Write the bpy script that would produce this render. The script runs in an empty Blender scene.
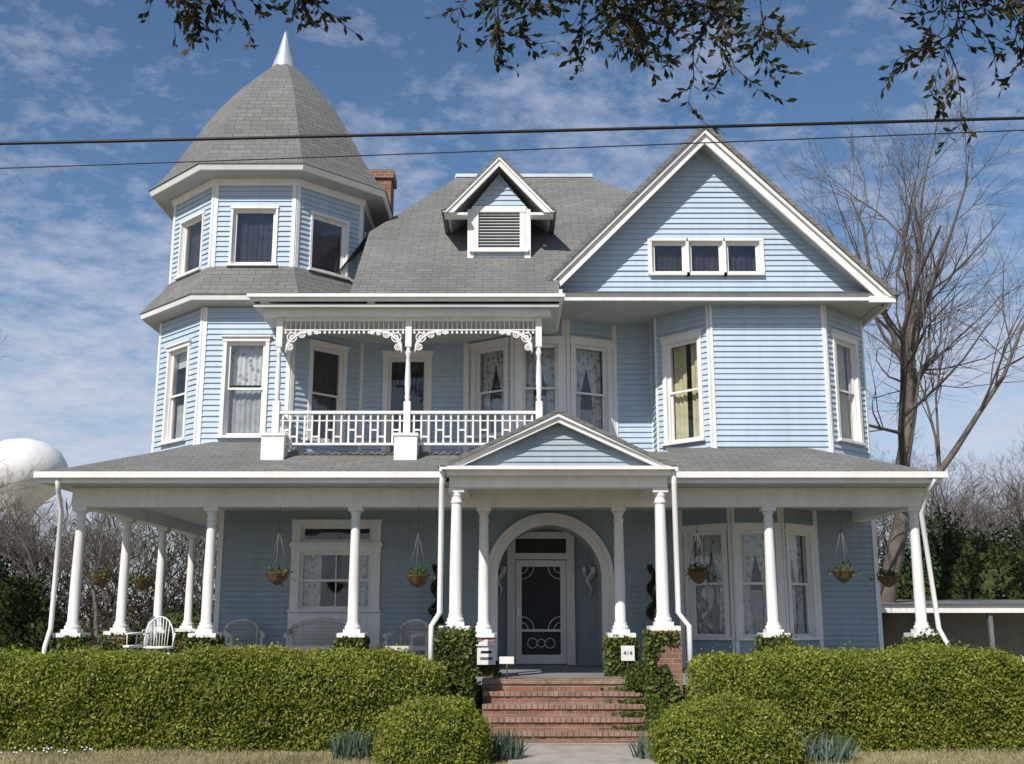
import bpy, math, random
import numpy as np
from mathutils import Vector
random.seed(7); rng=np.random.default_rng(7)
S=bpy.context.scene
S.view_settings.view_transform='Standard'; S.view_settings.look='None'; S.view_settings.exposure=0
COL=S.collection
GZ=0.1
pi=math.pi
# ---------------------------------------------------------------- materials
def newmat(name):
    m=bpy.data.materials.new(name); m.use_nodes=True
    nt=m.node_tree; b=nt.nodes['Principled BSDF']
    return m,nt,b
def ramp(nt,fac,stops):
    r=nt.nodes.new('ShaderNodeValToRGB'); e=r.color_ramp.elements
    while len(e)<len(stops): e.new(0.5)
    for i,(p,c) in enumerate(stops):
        e[i].position=p; e[i].color=(c[0],c[1],c[2],1) if not isinstance(c,(int,float)) else (c,c,c,1)
    nt.links.new(fac,r.inputs[0]); return r.outputs[0]
def noise(nt,scale,detail=5,vec=None,rough=.55,dist=0):
    n=nt.nodes.new('ShaderNodeTexNoise'); n.inputs['Scale'].default_value=scale
    n.inputs['Detail'].default_value=detail; n.inputs['Roughness'].default_value=rough
    n.inputs['Distortion'].default_value=dist
    if vec is None:
        tc=nt.nodes.new('ShaderNodeTexCoord'); vec=tc.outputs['Object']
    nt.links.new(vec,n.inputs['Vector']); return n.outputs['Fac']
def mixc(nt,fac,a,b,mode='MIX'):
    m=nt.nodes.new('ShaderNodeMixRGB'); m.blend_type=mode
    for s,v in ((0,fac),(1,a),(2,b)):
        if isinstance(v,(int,float)): m.inputs[s].default_value=v if s==0 else (v,v,v,1)
        elif isinstance(v,tuple): m.inputs[s].default_value=(*v,1)
        else: nt.links.new(v,m.inputs[s])
    return m.outputs[0]
def bump(nt,b,h,strength=.3,dist=.01):
    n=nt.nodes.new('ShaderNodeBump'); n.inputs['Strength'].default_value=strength
    n.inputs['Distance'].default_value=dist
    nt.links.new(h,n.inputs['Height']); nt.links.new(n.outputs[0],b.inputs['Normal'])
def pbr(name,col,rough=.6,var=.15,scale=3,bm=0,bscale=60,spec=.3,metal=0):
    m,nt,b=newmat(name)
    lo=tuple(c*(1-var) for c in col); hi=tuple(min(1,c*(1+var)) for c in col)
    f=noise(nt,scale,4)
    nt.links.new(ramp(nt,f,[(.3,lo),(.7,hi)]),b.inputs['Base Color'])
    b.inputs['Roughness'].default_value=rough; b.inputs['Specular IOR Level'].default_value=spec
    b.inputs['Metallic'].default_value=metal
    if bm: bump(nt,b,noise(nt,bscale,2),bm,.01)
    return m
def paint(name,col,streak=.07):
    # weathered house paint: broad tone drift, vertical rain streaks, faint grime
    m,nt,b=newmat(name)
    tc=nt.nodes.new('ShaderNodeTexCoord'); mp=nt.nodes.new('ShaderNodeMapping'); mp.inputs['Scale'].default_value=(7,7,.6)
    nt.links.new(tc.outputs['Object'],mp.inputs[0])
    s=noise(nt,1,3,mp.outputs[0]); n=noise(nt,.9,4)
    c=ramp(nt,n,[(.3,tuple(x*.94 for x in col)),(.7,tuple(min(1,x*1.04) for x in col))])
    c=mixc(nt,1.0,c,ramp(nt,s,[(.35,1-streak),(.6,1.0)]),'MULTIPLY')
    g=ramp(nt,noise(nt,3.5,5),[(.58,0.0),(.8,.22)])
    c=mixc(nt,g,c,tuple(min(1,c_*.7) for c_ in col))
    nt.links.new(c,b.inputs['Base Color']); b.inputs['Roughness'].default_value=.6; b.inputs['Specular IOR Level'].default_value=.3
    return m
def brickmat(name,c1,c2,mortar,bw,rh,ms,rough=.85,bstr=.6,noisevar=.35,nscale=2.5):
    m,nt,b=newmat(name)
    uv=nt.nodes.new('ShaderNodeUVMap'); uv.uv_map='UVMap'
    t=nt.nodes.new('ShaderNodeTexBrick'); nt.links.new(uv.outputs[0],t.inputs['Vector'])
    t.inputs['Scale'].default_value=1; t.inputs['Brick Width'].default_value=bw; t.inputs['Row Height'].default_value=rh
    t.inputs['Mortar Size'].default_value=ms; t.inputs['Color1'].default_value=(*c1,1); t.inputs['Color2'].default_value=(*c2,1)
    t.inputs['Mortar'].default_value=(*mortar,1); t.inputs['Mortar Smooth'].default_value=.2
    n=noise(nt,nscale,4); n2=noise(nt,38,2)
    c=mixc(nt,1.0,t.outputs['Color'],ramp(nt,n,[(.25,1-noisevar),(.75,1.0)]),'MULTIPLY')
    c=mixc(nt,1.0,c,ramp(nt,n2,[(.3,.7),(.7,1.0)]),'MULTIPLY')
    nt.links.new(c,b.inputs['Base Color']); b.inputs['Roughness'].default_value=rough
    b.inputs['Specular IOR Level'].default_value=.2
    inv=nt.nodes.new('ShaderNodeMath'); inv.operation='SUBTRACT'; inv.inputs[0].default_value=1; nt.links.new(t.outputs['Fac'],inv.inputs[1])
    bump(nt,b,inv.outputs[0],bstr,.012)
    return m
def leafmat(name,c1,c2,c3,trans=.3,rough=.5,cl=1.6,lo=.65):
    m,nt,b=newmat(name)
    g=nt.nodes.new('ShaderNodeNewGeometry')
    r=ramp(nt,g.outputs['Random Per Island'],[(0,c1),(.55,c2),(1,c3)])
    n=noise(nt,cl,1)
    c=mixc(nt,1.0,r,ramp(nt,n,[(.3,lo),(.65,1.0)]),'MULTIPLY')
    nt.links.new(c,b.inputs['Base Color']); b.inputs['Roughness'].default_value=rough
    b.inputs['Specular IOR Level'].default_value=.25
    t=nt.nodes.new('ShaderNodeBsdfTranslucent'); nt.links.new(c,t.inputs[0])
    mx=nt.nodes.new('ShaderNodeMixShader'); mx.inputs[0].default_value=trans
    nt.links.new(b.outputs[0],mx.inputs[1]); nt.links.new(t.outputs[0],mx.inputs[2])
    nt.links.new(mx.outputs[0],nt.nodes['Material Output'].inputs[0])
    return m
M={}
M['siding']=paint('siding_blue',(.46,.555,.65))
M['siding_shaded']=paint('siding_shaded_blue',(.315,.38,.425))  # siding blue darkened and greyed; porch and pediment shade put into the colour
M['white']=paint('white_paint',(.80,.785,.76),.07)
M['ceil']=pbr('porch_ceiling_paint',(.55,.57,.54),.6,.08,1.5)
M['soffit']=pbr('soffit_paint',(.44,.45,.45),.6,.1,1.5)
M['ledge']=pbr('grey_ledge',(.16,.165,.17),.8,.15,3)
M['shingle']=brickmat('asphalt_shingle',(.262,.258,.246),(.215,.212,.202),(.12,.12,.118),.32,.125,.007,.9,.4,.25,.6)
M['brick']=brickmat('red_brick',(.42,.20,.13),(.31,.14,.09),(.36,.31,.26),.21,.075,.010,.85,.6,.45,2)
M['brickrow']=brickmat('brick_nosing',(.52,.33,.23),(.40,.22,.15),(.40,.35,.29),.082,.30,.010,.85,.6,.5,3)
M['floor']=pbr('porch_floor_paint',(.25,.26,.27),.5,.15,3)
M['room']=pbr('room_dark',(.02,.02,.022),.8,.2,3)
M['darkcur']=pbr('dark_curtain',(.032,.028,.038),.8,.5,6)
M['creamcur']=pbr('cream_curtain',(.55,.50,.30),.8,.15,6)
M['greycur']=pbr('grey_curtain',(.36,.37,.38),.8,.25,5)
M['screen']=pbr('window_screen',(.03,.033,.04),.6,.2,8)
M['metal']=pbr('finial_metal',(.62,.65,.68),.35,.1,4,metal=.5)
M['black']=pbr('black_rubber',(.015,.015,.015),.5,.1,4)
M['wire']=pbr('wire_grey',(.12,.12,.12),.4,.1,4)
M['conc']=pbr('concrete',(.36,.33,.29),.85,.2,4,.4,50)
M['asphalt']=pbr('asphalt',(.05,.05,.052),.9,.2,6,.5,80)
M['coir']=pbr('coir_basket',(.16,.10,.05),.9,.3,20,.5,60)
M['wicker']=pbr('white_wicker',(.55,.54,.5),.7,.15,10,.5,80)
M['terra']=pbr('dark_pot',(.06,.055,.05),.6,.2,8)
M['bark2']=pbr('tree_bark_pale',(.125,.105,.09),.9,.35,2)
M['oakbark']=pbr('oak_bark',(.06,.05,.042),.9,.3,5,.7,25)
M['wood']=pbr('pole_wood',(.12,.09,.06),.9,.3,5,.5,25)
m,nt,b=newmat('window_glass'); M['glass']=m
lw=nt.nodes.new('ShaderNodeLayerWeight'); lw.inputs[0].default_value=.5
f=ramp(nt,lw.outputs['Facing'],[(0,.07),(.6,.14),(1,.9)])
tr=nt.nodes.new('ShaderNodeBsdfTransparent'); tr.inputs[0].default_value=(.88,.9,.9,1)
gl=nt.nodes.new('ShaderNodeBsdfGlossy'); gl.inputs['Roughness'].default_value=.03; gl.inputs[0].default_value=(.9,.95,1,1)
bn=nt.nodes.new('ShaderNodeBump'); bn.inputs['Strength'].default_value=.12; bn.inputs['Distance'].default_value=.05; nt.links.new(noise(nt,2.0,1),bn.inputs['Height']); nt.links.new(bn.outputs[0],gl.inputs['Normal'])
mx=nt.nodes.new('ShaderNodeMixShader'); nt.links.new(f,mx.inputs[0]); nt.links.new(tr.outputs[0],mx.inputs[1]); nt.links.new(gl.outputs[0],mx.inputs[2])
nt.links.new(mx.outputs[0],nt.nodes['Material Output'].inputs[0])
m,nt,b=newmat('lace_curtain'); M['lace']=m
v=nt.nodes.new('ShaderNodeTexVoronoi'); v.inputs['Scale'].default_value=9
tc=nt.nodes.new('ShaderNodeTexCoord'); nt.links.new(tc.outputs['Object'],v.inputs['Vector'])
n=noise(nt,16,2)
ad=nt.nodes.new('ShaderNodeMath'); ad.operation='MULTIPLY'; nt.links.new(v.outputs['Distance'],ad.inputs[0]); nt.links.new(n,ad.inputs[1])
nt.links.new(ramp(nt,ad.outputs[0],[(.08,(.24,.25,.26)),(.24,(.60,.61,.60))]),b.inputs['Base Color']); b.inputs['Roughness'].default_value=.9
# foliage
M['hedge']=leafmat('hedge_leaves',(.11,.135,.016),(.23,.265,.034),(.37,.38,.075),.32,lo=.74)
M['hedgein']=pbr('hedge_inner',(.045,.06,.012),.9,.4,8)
M['ever']=leafmat('evergreen_leaves',(.012,.025,.008),(.03,.05,.015),(.06,.085,.03),.15,cl=.5)
M['ivy']=leafmat('ivy_leaves',(.04,.07,.012),(.10,.14,.025),(.19,.22,.05),.25,cl=4)
M['twigmass']=leafmat('bare_twig_mass',(.055,.045,.035),(.085,.07,.055),(.10,.10,.06),.2,.9,cl=.15)
M['oakleaf']=leafmat('oak_leaves',(.02,.03,.01),(.05,.065,.02),(.15,.09,.035),.35,cl=2)
M['grassb']=leafmat('grass_blades',(.42,.35,.19),(.52,.45,.27),(.24,.27,.09),.3,.8,cl=1.0)
M['iris']=leafmat('iris_leaves',(.07,.11,.07),(.12,.17,.12),(.18,.23,.17),.2,cl=3)
M['petal']=pbr('white_petals',(.8,.8,.78),.6,.05,5)
m,nt,b=newmat('lawn_ground'); M['ground']=m
c=ramp(nt,noise(nt,.6,6),[(.3,(.20,.20,.08)),(.5,(.34,.29,.15)),(.7,(.42,.35,.20))])
c=mixc(nt,1.0,c,ramp(nt,noise(nt,18,3),[(.3,.6),(.7,1.0)]),'MULTIPLY')
nt.links.new(c,b.inputs['Base Color']); b.inputs['Roughness'].default_value=.95; bump(nt,b,noise(nt,30,2),.6,.03)

# ---------------------------------------------------------------- mesh builder
def empty(name,loc=(0,0,0)):
    o=bpy.data.objects.new(name,None); o.location=loc; COL.objects.link(o); o.empty_display_size=.2; return o
class MB:
    def __init__(s,name): s.name=name; s.v=[]; s.f=[]; s.mi=[]; s.sm=[]; s.mats=[]
    def add(s,vs,fs,mat,smooth=False):
        mat=M[mat] if isinstance(mat,str) else mat
        if mat not in s.mats: s.mats.append(mat)
        k=s.mats.index(mat); o=len(s.v)
        s.v.extend([tuple(p) for p in vs])
        for f in fs: s.f.append([i+o for i in f]); s.mi.append(k); s.sm.append(smooth)
    def hexa(s,p,mat):
        s.add(p,[(0,3,2,1),(4,5,6,7),(0,1,5,4),(1,2,6,5),(2,3,7,6),(3,0,4,7)],mat)
    def box(s,mat,x0,x1,y0,y1,z0,z1):
        s.hexa([(x0,y0,z0),(x1,y0,z0),(x1,y1,z0),(x0,y1,z0),(x0,y0,z1),(x1,y0,z1),(x1,y1,z1),(x0,y1,z1)],mat)
    def fbox(s,mat,fr,u0,u1,z0,z1,d0,d1):
        P=fr.P
        s.hexa([P(u0,z0,d1),P(u1,z0,d1),P(u1,z0,d0),P(u0,z0,d0),P(u0,z1,d1),P(u1,z1,d1),P(u1,z1,d0),P(u0,z1,d0)],mat)
    def poly(s,mat,pts): s.add(pts,[tuple(range(len(pts)))],mat)
    def extr(s,mat,xz,y0,y1):
        n=len(xz); vs=[(x,y0,z) for x,z in xz]+[(x,y1,z) for x,z in xz]
        fs=[tuple(range(n)),tuple(range(2*n-1,n-1,-1))]+[(i,i+n,(i+1)%n+n,(i+1)%n) for i in range(n)]
        s.add(vs,fs,mat)
    def tube(s,mat,pts,rad,n=8,cap=True,smooth=True):
        pts=[Vector(p) for p in pts]
        if not hasattr(rad,'__len__'): rad=[rad]*len(pts)
        vs=[];a=None
        for i,p in enumerate(pts):
            t=(pts[min(i+1,len(pts)-1)]-pts[max(i-1,0)])
            if t.length<1e-9: t=Vector((0,0,1))
            t.normalize()
            if a is None: a=t.orthogonal().normalized()
            else:
                a=(a-t*a.dot(t)); a=a.normalized() if a.length>1e-6 else t.orthogonal().normalized()
            bb=t.cross(a)
            for k in range(n):
                w=2*math.pi*k/n; vs.append(p+(a*math.cos(w)+bb*math.sin(w))*rad[i])
        fs=[]
        for i in range(len(pts)-1):
            for k in range(n):
                fs.append((i*n+k,i*n+(k+1)%n,(i+1)*n+(k+1)%n,(i+1)*n+k))
        if cap and n>3: fs.append(tuple(range(n-1,-1,-1))); fs.append(tuple((len(pts)-1)*n+k for k in range(n)))
        s.add(vs,fs,mat,smooth)
    def lathe(s,mat,cx,cy,prof,n=16,smooth=True):
        vs=[];fs=[]
        for r,z in prof:
            for k in range(n):
                w=2*math.pi*k/n; vs.append((cx+r*math.cos(w),cy+r*math.sin(w),z))
        for i in range(len(prof)-1):
            for k in range(n): fs.append((i*n+k,i*n+(k+1)%n,(i+1)*n+(k+1)%n,(i+1)*n+k))
        fs.append(tuple((len(prof)-1)*n+k for k in range(n)))
        s.add(vs,fs,mat,smooth)
    def build(s,parent=None,uv=True):
        me=bpy.data.meshes.new(s.name); me.from_pydata(s.v,[],s.f)
        for m in s.mats: me.materials.append(m)
        me.polygons.foreach_set('material_index',s.mi); me.polygons.foreach_set('use_smooth',s.sm)
        me.update()
        if uv:
            L=me.uv_layers.new(name='UVMap'); data=[0.0]*(2*len(me.loops))
            for p in me.polygons:
                n=p.normal
                if abs(n.z)>.98: ux=Vector((1,0,0)); vy=Vector((0,1,0))
                else:
                    ux=Vector((0,0,1)).cross(n).normalized(); vy=n.cross(ux)
                for li in p.loop_indices:
                    c=me.vertices[me.loops[li].vertex_index].co
                    data[2*li]=c.dot(ux); data[2*li+1]=c.dot(vy)
            L.data.foreach_set('uv',data)
        o=bpy.data.objects.new(s.name,me); COL.objects.link(o)
        if parent: o.parent=parent
        return o
class F:
    def __init__(s,p0,p1):
        s.p=Vector((*p0,0)); d=Vector((*p1,0))-s.p; s.L=d.length; s.u=d/s.L; s.n=Vector((s.u.y,-s.u.x,0))
    def P(s,u,z,d=0):
        q=s.p+s.u*u+s.n*d; return (q.x,q.y,z)
def clap(mb,mat,fr,z0,z1,holes=(),bound=None,pitch=.105,corners=True,cw=.075):
    n=max(1,round((z1-z0)/pitch)); p=(z1-z0)/n
    for i in range(n):
        a=z0+i*p; b=a+p; bo=random.gauss(0,.002)
        cuts={a,b}
        for h in holes:
            if callable(h): cuts|={a+p/3,a+2*p/3}
            else:
                for z in h[2:4]:
                    if a+1e-4<z<b-1e-4: cuts.add(z)
        cuts=sorted(cuts)
        for za,zb in zip(cuts,cuts[1:]):
            zm=(za+zb)/2; iv=[(0,fr.L)]
            for h in holes:
                if callable(h):
                    hh=h(zm)
                    if not hh: continue
                    h0,h1=hh
                else:
                    if not(h[2]<zm<h[3]): continue
                    h0,h1=h[0],h[1]
                nv=[]
                for ua,ub in iv:
                    if h0>ua: nv.append((ua,min(ub,h0)))
                    if h1<ub: nv.append((max(ua,h1),ub))
                iv=[q for q in nv if q[1]-q[0]>1e-4]
            off=lambda z:.003+(.026+bo)*(b-z)/p
            for ua,ub in iv:
                A=(ua,ub);B=(ua,ub)
                if bound:
                    l,r=bound(za); A=(max(ua,l),min(ub,r)); l,r=bound(zb); B=(max(ua,l),min(ub,r))
                    if A[1]-A[0]<.01: continue
                    if B[1]<B[0]: mm=(B[0]+B[1])/2; B=(mm,mm)
                mb.add([fr.P(A[0],za,off(za)),fr.P(A[1],za,off(za)),fr.P(B[1],zb,off(zb)),fr.P(B[0],zb,off(zb))],[(0,1,2,3)],mat)
                if abs(za-a)<1e-6:
                    mb.add([fr.P(A[0],za,0),fr.P(A[1],za,0),fr.P(A[1],za,off(za)),fr.P(A[0],za,off(za))],[(0,1,2,3)],mat)
    if corners:
        mb.fbox('white',fr,0,cw,z0,z1,.0,.036); mb.fbox('white',fr,fr.L-cw,fr.L,z0,z1,.0,.036)
def curtain(mb,fr,u0,u1,z0,z1,mat,d=-.19):
    n=max(6,int((u1-u0)/.02)); vs=[];ph=random.random()*6
    for i in range(n+1):
        u=u0+(u1-u0)*i/n; w=.018*math.sin(u*62+ph)+.010*math.sin(u*23+ph)
        vs.append(fr.P(u,z0,d+w)); vs.append(fr.P(u,z1,d+w*.7))
    mb.add(vs,[(2*i,2*i+2,2*i+3,2*i+1) for i in range(n)],mat,True)
def drape(mb,fr,uo,ui,z0,z1,mat,d=-.17):
    n=14;m_=10;vs=[]
    for j in range(m_+1):
        t=j/m_; z=z1+(z0-z1)*t; sw=1-.5*math.sin(min(1,t/.65)*pi/2)**2+(.12*max(0,t-.65)/.35)
        for i in range(n+1):
            s_=i/n; u=uo+(ui-uo)*s_*sw; vs.append(fr.P(u,z,d+.02*math.sin(s_*22)))
    fs=[(j*(n+1)+i,j*(n+1)+i+1,(j+1)*(n+1)+i+1,(j+1)*(n+1)+i) for j in range(m_) for i in range(n)]
    mb.add(vs,fs,mat,True)
def window(mb,fr,uc,w,z0,z1,cur='lace',cas=.10,single=False,mull=0,head=True,hh=.11):
    u0=uc-w/2;u1=uc+w/2
    mb.fbox('white',fr,u0-cas,u0,z0,z1,-.02,.048); mb.fbox('white',fr,u1,u1+cas,z0,z1,-.02,.048)
    mb.fbox('white',fr,u0-cas-.012,u1+cas+.012,z1,z1+hh,-.02,.058)
    if head: mb.fbox('white',fr,u0-cas-.04,u1+cas+.04,z1+hh,z1+hh+.03,-.02,.095)
    mb.fbox('white',fr,u0-cas-.03,u1+cas+.03,z0-.05,z0,-.02,.10)
    for a,b_ in ((u0,u0+.025),(u1-.025,u1)): mb.fbox('white',fr,a,b_,z0,z1,-.15,-.021)
    mb.fbox('white',fr,u0+.025,u1-.025,z1-.025,z1,-.15,-.022); mb.fbox('white',fr,u0+.025,u1-.025,z0,z0+.025,-.15,-.023)
    a=u0+.025;b_=u1-.025;zm=(z0+z1)/2;st=.038
    def sash(za,zb,d0,d1):
        mb.fbox('white',fr,a,a+st,za,zb,d0,d1); mb.fbox('white',fr,b_-st,b_,za,zb,d0,d1)
        mb.fbox('white',fr,a+st,b_-st,zb-st,zb,d0,d1); mb.fbox('white',fr,a+st,b_-st,za,za+st,d0,d1)
        dm=(d0+d1)/2
        mb.poly('glass',[fr.P(a+st,za+st,dm),fr.P(b_-st,za+st,dm),fr.P(b_-st,zb-st,dm),fr.P(a+st,zb-st,dm)])
        for k in range(mull):
            x=a+st+(b_-a-2*st)*(k+1)/(mull+1); mb.fbox('white',fr,x-.01,x+.01,za+st,zb-st,d0+.004,d1-.004)
    if single: sash(z0+.025,z1-.025,-.08,-.045)
    else:
        sash(zm-.02,z1-.025,-.065,-.03); sash(z0+.025,zm+.03,-.105,-.07)
    if cur=='lace':
        drape(mb,fr,u0+.03,uc+.04,z0,z1,'lace'); drape(mb,fr,u1-.03,uc-.04,z0,z1,'lace',-.19); curtain(mb,fr,u0+.03,u1-.03,z0,z0+(z1-z0)*random.uniform(.3,.5),'greycur',-.24)
    elif cur=='dark': curtain(mb,fr,u0+.03,u1-.03,z0,z1,'darkcur')
    elif cur=='cream':
        curtain(mb,fr,u0+.03,u0+w*.44,z0,z1,'creamcur'); curtain(mb,fr,u1-w*.42,u1-.03,z0,z1,'creamcur')
    elif cur=='half':
        curtain(mb,fr,u0+.03,u1-.03,z0,zm+.02,'greycur'); curtain(mb,fr,u0+.03,u1-.03,zm+.1,z1,'lace')
    elif cur=='shade':
        mb.poly('ceil',[fr.P(u0+.03,z1-(z1-z0)*.18,-.16),fr.P(u1-.03,z1-(z1-z0)*.18,-.16),fr.P(u1-.03,z1,-.16),fr.P(u0+.03,z1,-.16)]); curtain(mb,fr,u0+.03,u1-.03,z0,z0+(z1-z0)*.42,'greycur')
    elif cur=='parted':
        curtain(mb,fr,u0+.03,u0+w*.28,z0,z1,'lace'); curtain(mb,fr,u1-w*.28,u1-.03,z0,z1,'lace')
    D0=-.151;D1=-.55;P=fr.P;e=.04
    q=[P(u0-e,z0-e,D0),P(u1+e,z0-e,D0),P(u1+e,z1+e,D0),P(u0-e,z1+e,D0),P(u0-e,z0-e,D1),P(u1+e,z0-e,D1),P(u1+e,z1+e,D1),P(u0-e,z1+e,D1)]
    mb.add(q,[(4,5,6,7),(0,1,5,4),(1,2,6,5),(2,3,7,6),(3,0,4,7)],'room')
    return (u0,u1,z0,z1)

house=empty('victorian_house',(0,22,GZ)); 
HP=[]
def hb(mb):
    o=mb.build(); HP.append(o); return o
CX,CY=-5.06,22.44
def octv(a,k):
    R=a/math.cos(math.pi/8); w=math.radians(-90+45*k-22.5); return (CX+R*math.cos(w),CY+R*math.sin(w))
W=MB('windows'); T=MB('tower_walls')
for k in range(-3,5):
    fr=F(octv(2.05,k),octv(2.05,k+1)); h=[]
    if k in(-2,-1,0,1): h=[window(W,fr,fr.L/2,.74,5.2,7.02,'half' if k==0 else ('shade' if k==-1 else 'dark'),cas=.07,hh=.08)]
    clap(T,'siding',fr,4.2,7.70,h)
for k in range(-3,5):
    fr=F(octv(1.94,k),octv(1.94,k+1)); h=[]
    if k in(-2,-1,0,1,2): h=[window(W,fr,fr.L/2,.84,8.60,9.74,'dark',cas=.045,single=True,head=False,hh=.05)]
    clap(T,'siding',fr,8.35,10.42,h)
hb(T)
R=MB('roof'); E=MB('eaves_and_fascia')
def ring(mb,mat,prof,smooth=False):
    vs=[];fs=[]
    for a,z in prof:
        for k in range(8): x,y=octv(a,k); vs.append((x,y,z))
    for i in range(len(prof)-1):
        for k in range(8): fs.append((i*8+k,i*8+(k+1)%8,(i+1)*8+(k+1)%8,(i+1)*8+k))
    mb.add(vs,fs,mat,smooth)
ring(R,'shingle',[(2.46,7.85),(2.3,8.08),(2.1,8.33),(1.965,8.56)])
ring(E,'soffit',[(2.02,7.71),(2.40,7.74)]); ring(E,'white',[(2.40,7.74),(2.42,7.75),(2.44,7.845),(2.3,7.86)])
ring(R,'shingle',[(2.46,10.49),(2.32,10.64),(2.12,10.93),(1.94,11.25),(1.74,11.65),(1.50,12.1),(1.21,12.6),(.87,13.07),(.54,13.45),(.24,13.78)])
ring(E,'soffit',[(1.9,10.35),(2.38,10.37)]); ring(E,'white',[(2.38,10.37),(2.40,10.38),(2.44,10.485),(2.3,10.5)])
ring(E,'white',[(1.955,10.22),(1.985,10.22),(2.02,10.352)])
R.lathe('metal',CX,CY,[(.33,13.58),(.26,13.8),(.17,14.1),(.09,14.4),(.03,14.64),(.0,14.7)],16)
# ---- second floor front chain
WL=MB('upper_walls')
def chain(p0,p1,z0,z1,wins=(),mat='siding',corners=True,cas=.10,cw=.075):
    fr=F(p0,p1); h=[window(W,fr,fr.L*u,w,a,b,c,cas=cas) for u,w,a,b,c in wins]
    clap(WL,mat,fr,z0,z1,h,corners=corners,cw=cw); return fr
fr=F((-3.2,21.6),(-.9,21.6)); 
h=[window(W,fr,1.1,.78,4.85,6.98,'dark',single=True)]
clap(WL,'siding',fr,4.7,7.66,h)
chain((-.9,21.6),(.05,20.9),4.7,7.66,[(.5,.72,5.35,7.1,'lace')])
chain((.05,20.9),(1.05,20.9),4.7,7.66,[(.5,.70,5.35,7.1,'lace')])
chain((1.05,20.9),(2.05,21.4),4.7,7.66,[(.5,.74,5.2,7.12,'lace')])
chain((2.05,21.4),(2.8,21.4),4.7,7.66,cw=.04)
chain((2.8,21.4),(2.8,20.85),4.7,7.66,corners=False)
chain((2.8,20.85),(3.69,19.9),4.5,7.66,[(.5,.76,5.1,7.02,'cream')],cas=.085,cw=.05)
chain((3.69,19.9),(5.83,19.9),4.5,7.66,cw=.05)
chain((5.83,19.9),(6.84,20.9),4.5,7.66,[(.5,.76,5.1,7.02,'cream')],cas=.085,cw=.05)
chain((6.84,20.9),(6.84,30),4.2,7.66,[(.3,.8,5.2,7.0,'dark'),(.7,.8,5.2,7.0,'dark')])
chain((6.84,30),(-4.3,30),.9,7.66)
chain((-4.3,30),(-4.3,23),4.0,7.66)
# gable
AX=3.65
fr=F((.6,19.9),(7.0,19.9))
def gb(z):
    t=(z-7.66)/(10.80-7.66); return ((.56+t*(AX-.56))-.6,(6.90-t*(6.90-AX))-.6)
hs=[]
for i,xc in enumerate((2.97,3.67,4.37)):
    hs.append(window(W,fr,xc-.6,.645,8.22,8.86,'dark',cas=.0275,single=True,head=False,hh=.05))
WL.fbox('white',fr,1.97,2.02,8.2,8.9,-.0,.05); WL.fbox('white',fr,4.12,4.17,8.2,8.9,0,.05)
clap(WL,'siding',fr,7.75,10.8,hs,gb,corners=False)
hb(WL)
R.extr('shingle',[(.30,7.64),(AX,11.05),(7.08,7.64),(6.97,7.64),(AX,10.94),(.41,7.64)],19.34,29.5)
E.extr('white',[(.41,7.62),(AX,10.935),(AX,10.66),(.68,7.62)],19.44,19.5)
E.extr('white',[(6.98,7.62),(6.71,7.62),(AX,10.66),(AX,10.935)],19.441,19.501)
E.extr('white',[(.38,7.62),(AX,10.94),(AX,10.84),(.48,7.62)],19.38,19.439)
E.extr('white',[(7.01,7.62),(6.91,7.62),(AX,10.84),(AX,10.94)],19.381,19.44)
E.extr('soffit',[(.56,7.64),(AX,10.80),(AX,10.74),(.62,7.64)],19.5,19.93)
E.extr('soffit',[(6.86,7.64),(6.80,7.64),(AX,10.74),(AX,10.80)],19.502,19.932)
E.box('soffit',.90,6.92,19.52,21.9,7.60,7.66)
E.box('ledge',.58,6.66,19.47,19.52,7.63,7.72); E.box('white',.56,6.70,19.46,19.52,7.57,7.63)
R.poly('shingle',[(.6,19.46,7.722),(6.9,19.46,7.722),(6.75,19.89,7.88),(.76,19.89,7.88)])
E.box('white',.36,.88,19.40,19.455,7.54,7.64); E.box('white',6.55,7.03,19.40,19.455,7.52,7.64)
E.box('soffit',6.84,6.98,19.9,30,7.58,7.66)
E.box('white',6.98,7.03,19.46,30,7.54,7.66)
# main roof
R.poly('shingle',[(-2.9,18.86,7.50),(.85,18.86,7.50),(.85,19.5,8.03),(3.38,22.4,10.53),(1.8,23.87,11.82),(-1.25,23.87,11.82),(-2.9,21.23,9.53)])
R.poly('shingle',[(-1.25,23.87,11.82),(-1.25,27,11.82),(-4.36,31,7.5),(-4.36,21.23,7.5),(-2.9,21.23,9.53)])
R.poly('shingle',[(3.38,22.4,10.53),(3.4,28.6,10.5),(1.8,27,11.82),(1.8,23.87,11.82)])
R.poly('shingle',[(1.8,27,11.82),(6.9,31,7.5),(-4.36,31,7.5),(-1.25,27,11.82)])
R.poly('shingle',[(-1.25,23.87,11.82),(1.8,23.87,11.82),(1.8,27,11.82),(-1.25,27,11.82)])
R.poly('shingle',[(-2.9,18.86,7.5),(-2.9,21.23,9.53),(-2.9,21.23,7.5)])
R.poly('shingle',[(-4.6,18.86,7.5),(-2.9,18.86,7.5),(-2.9,20.8,7.82),(-4.6,20.8,7.82)])
E.box('metal',-1.3,1.85,23.8,23.92,11.79,11.87); E.box('metal',-1.32,-1.2,23.92,27,11.79,11.87); E.box('metal',1.75,1.87,23.92,27,11.79,11.87)
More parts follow.
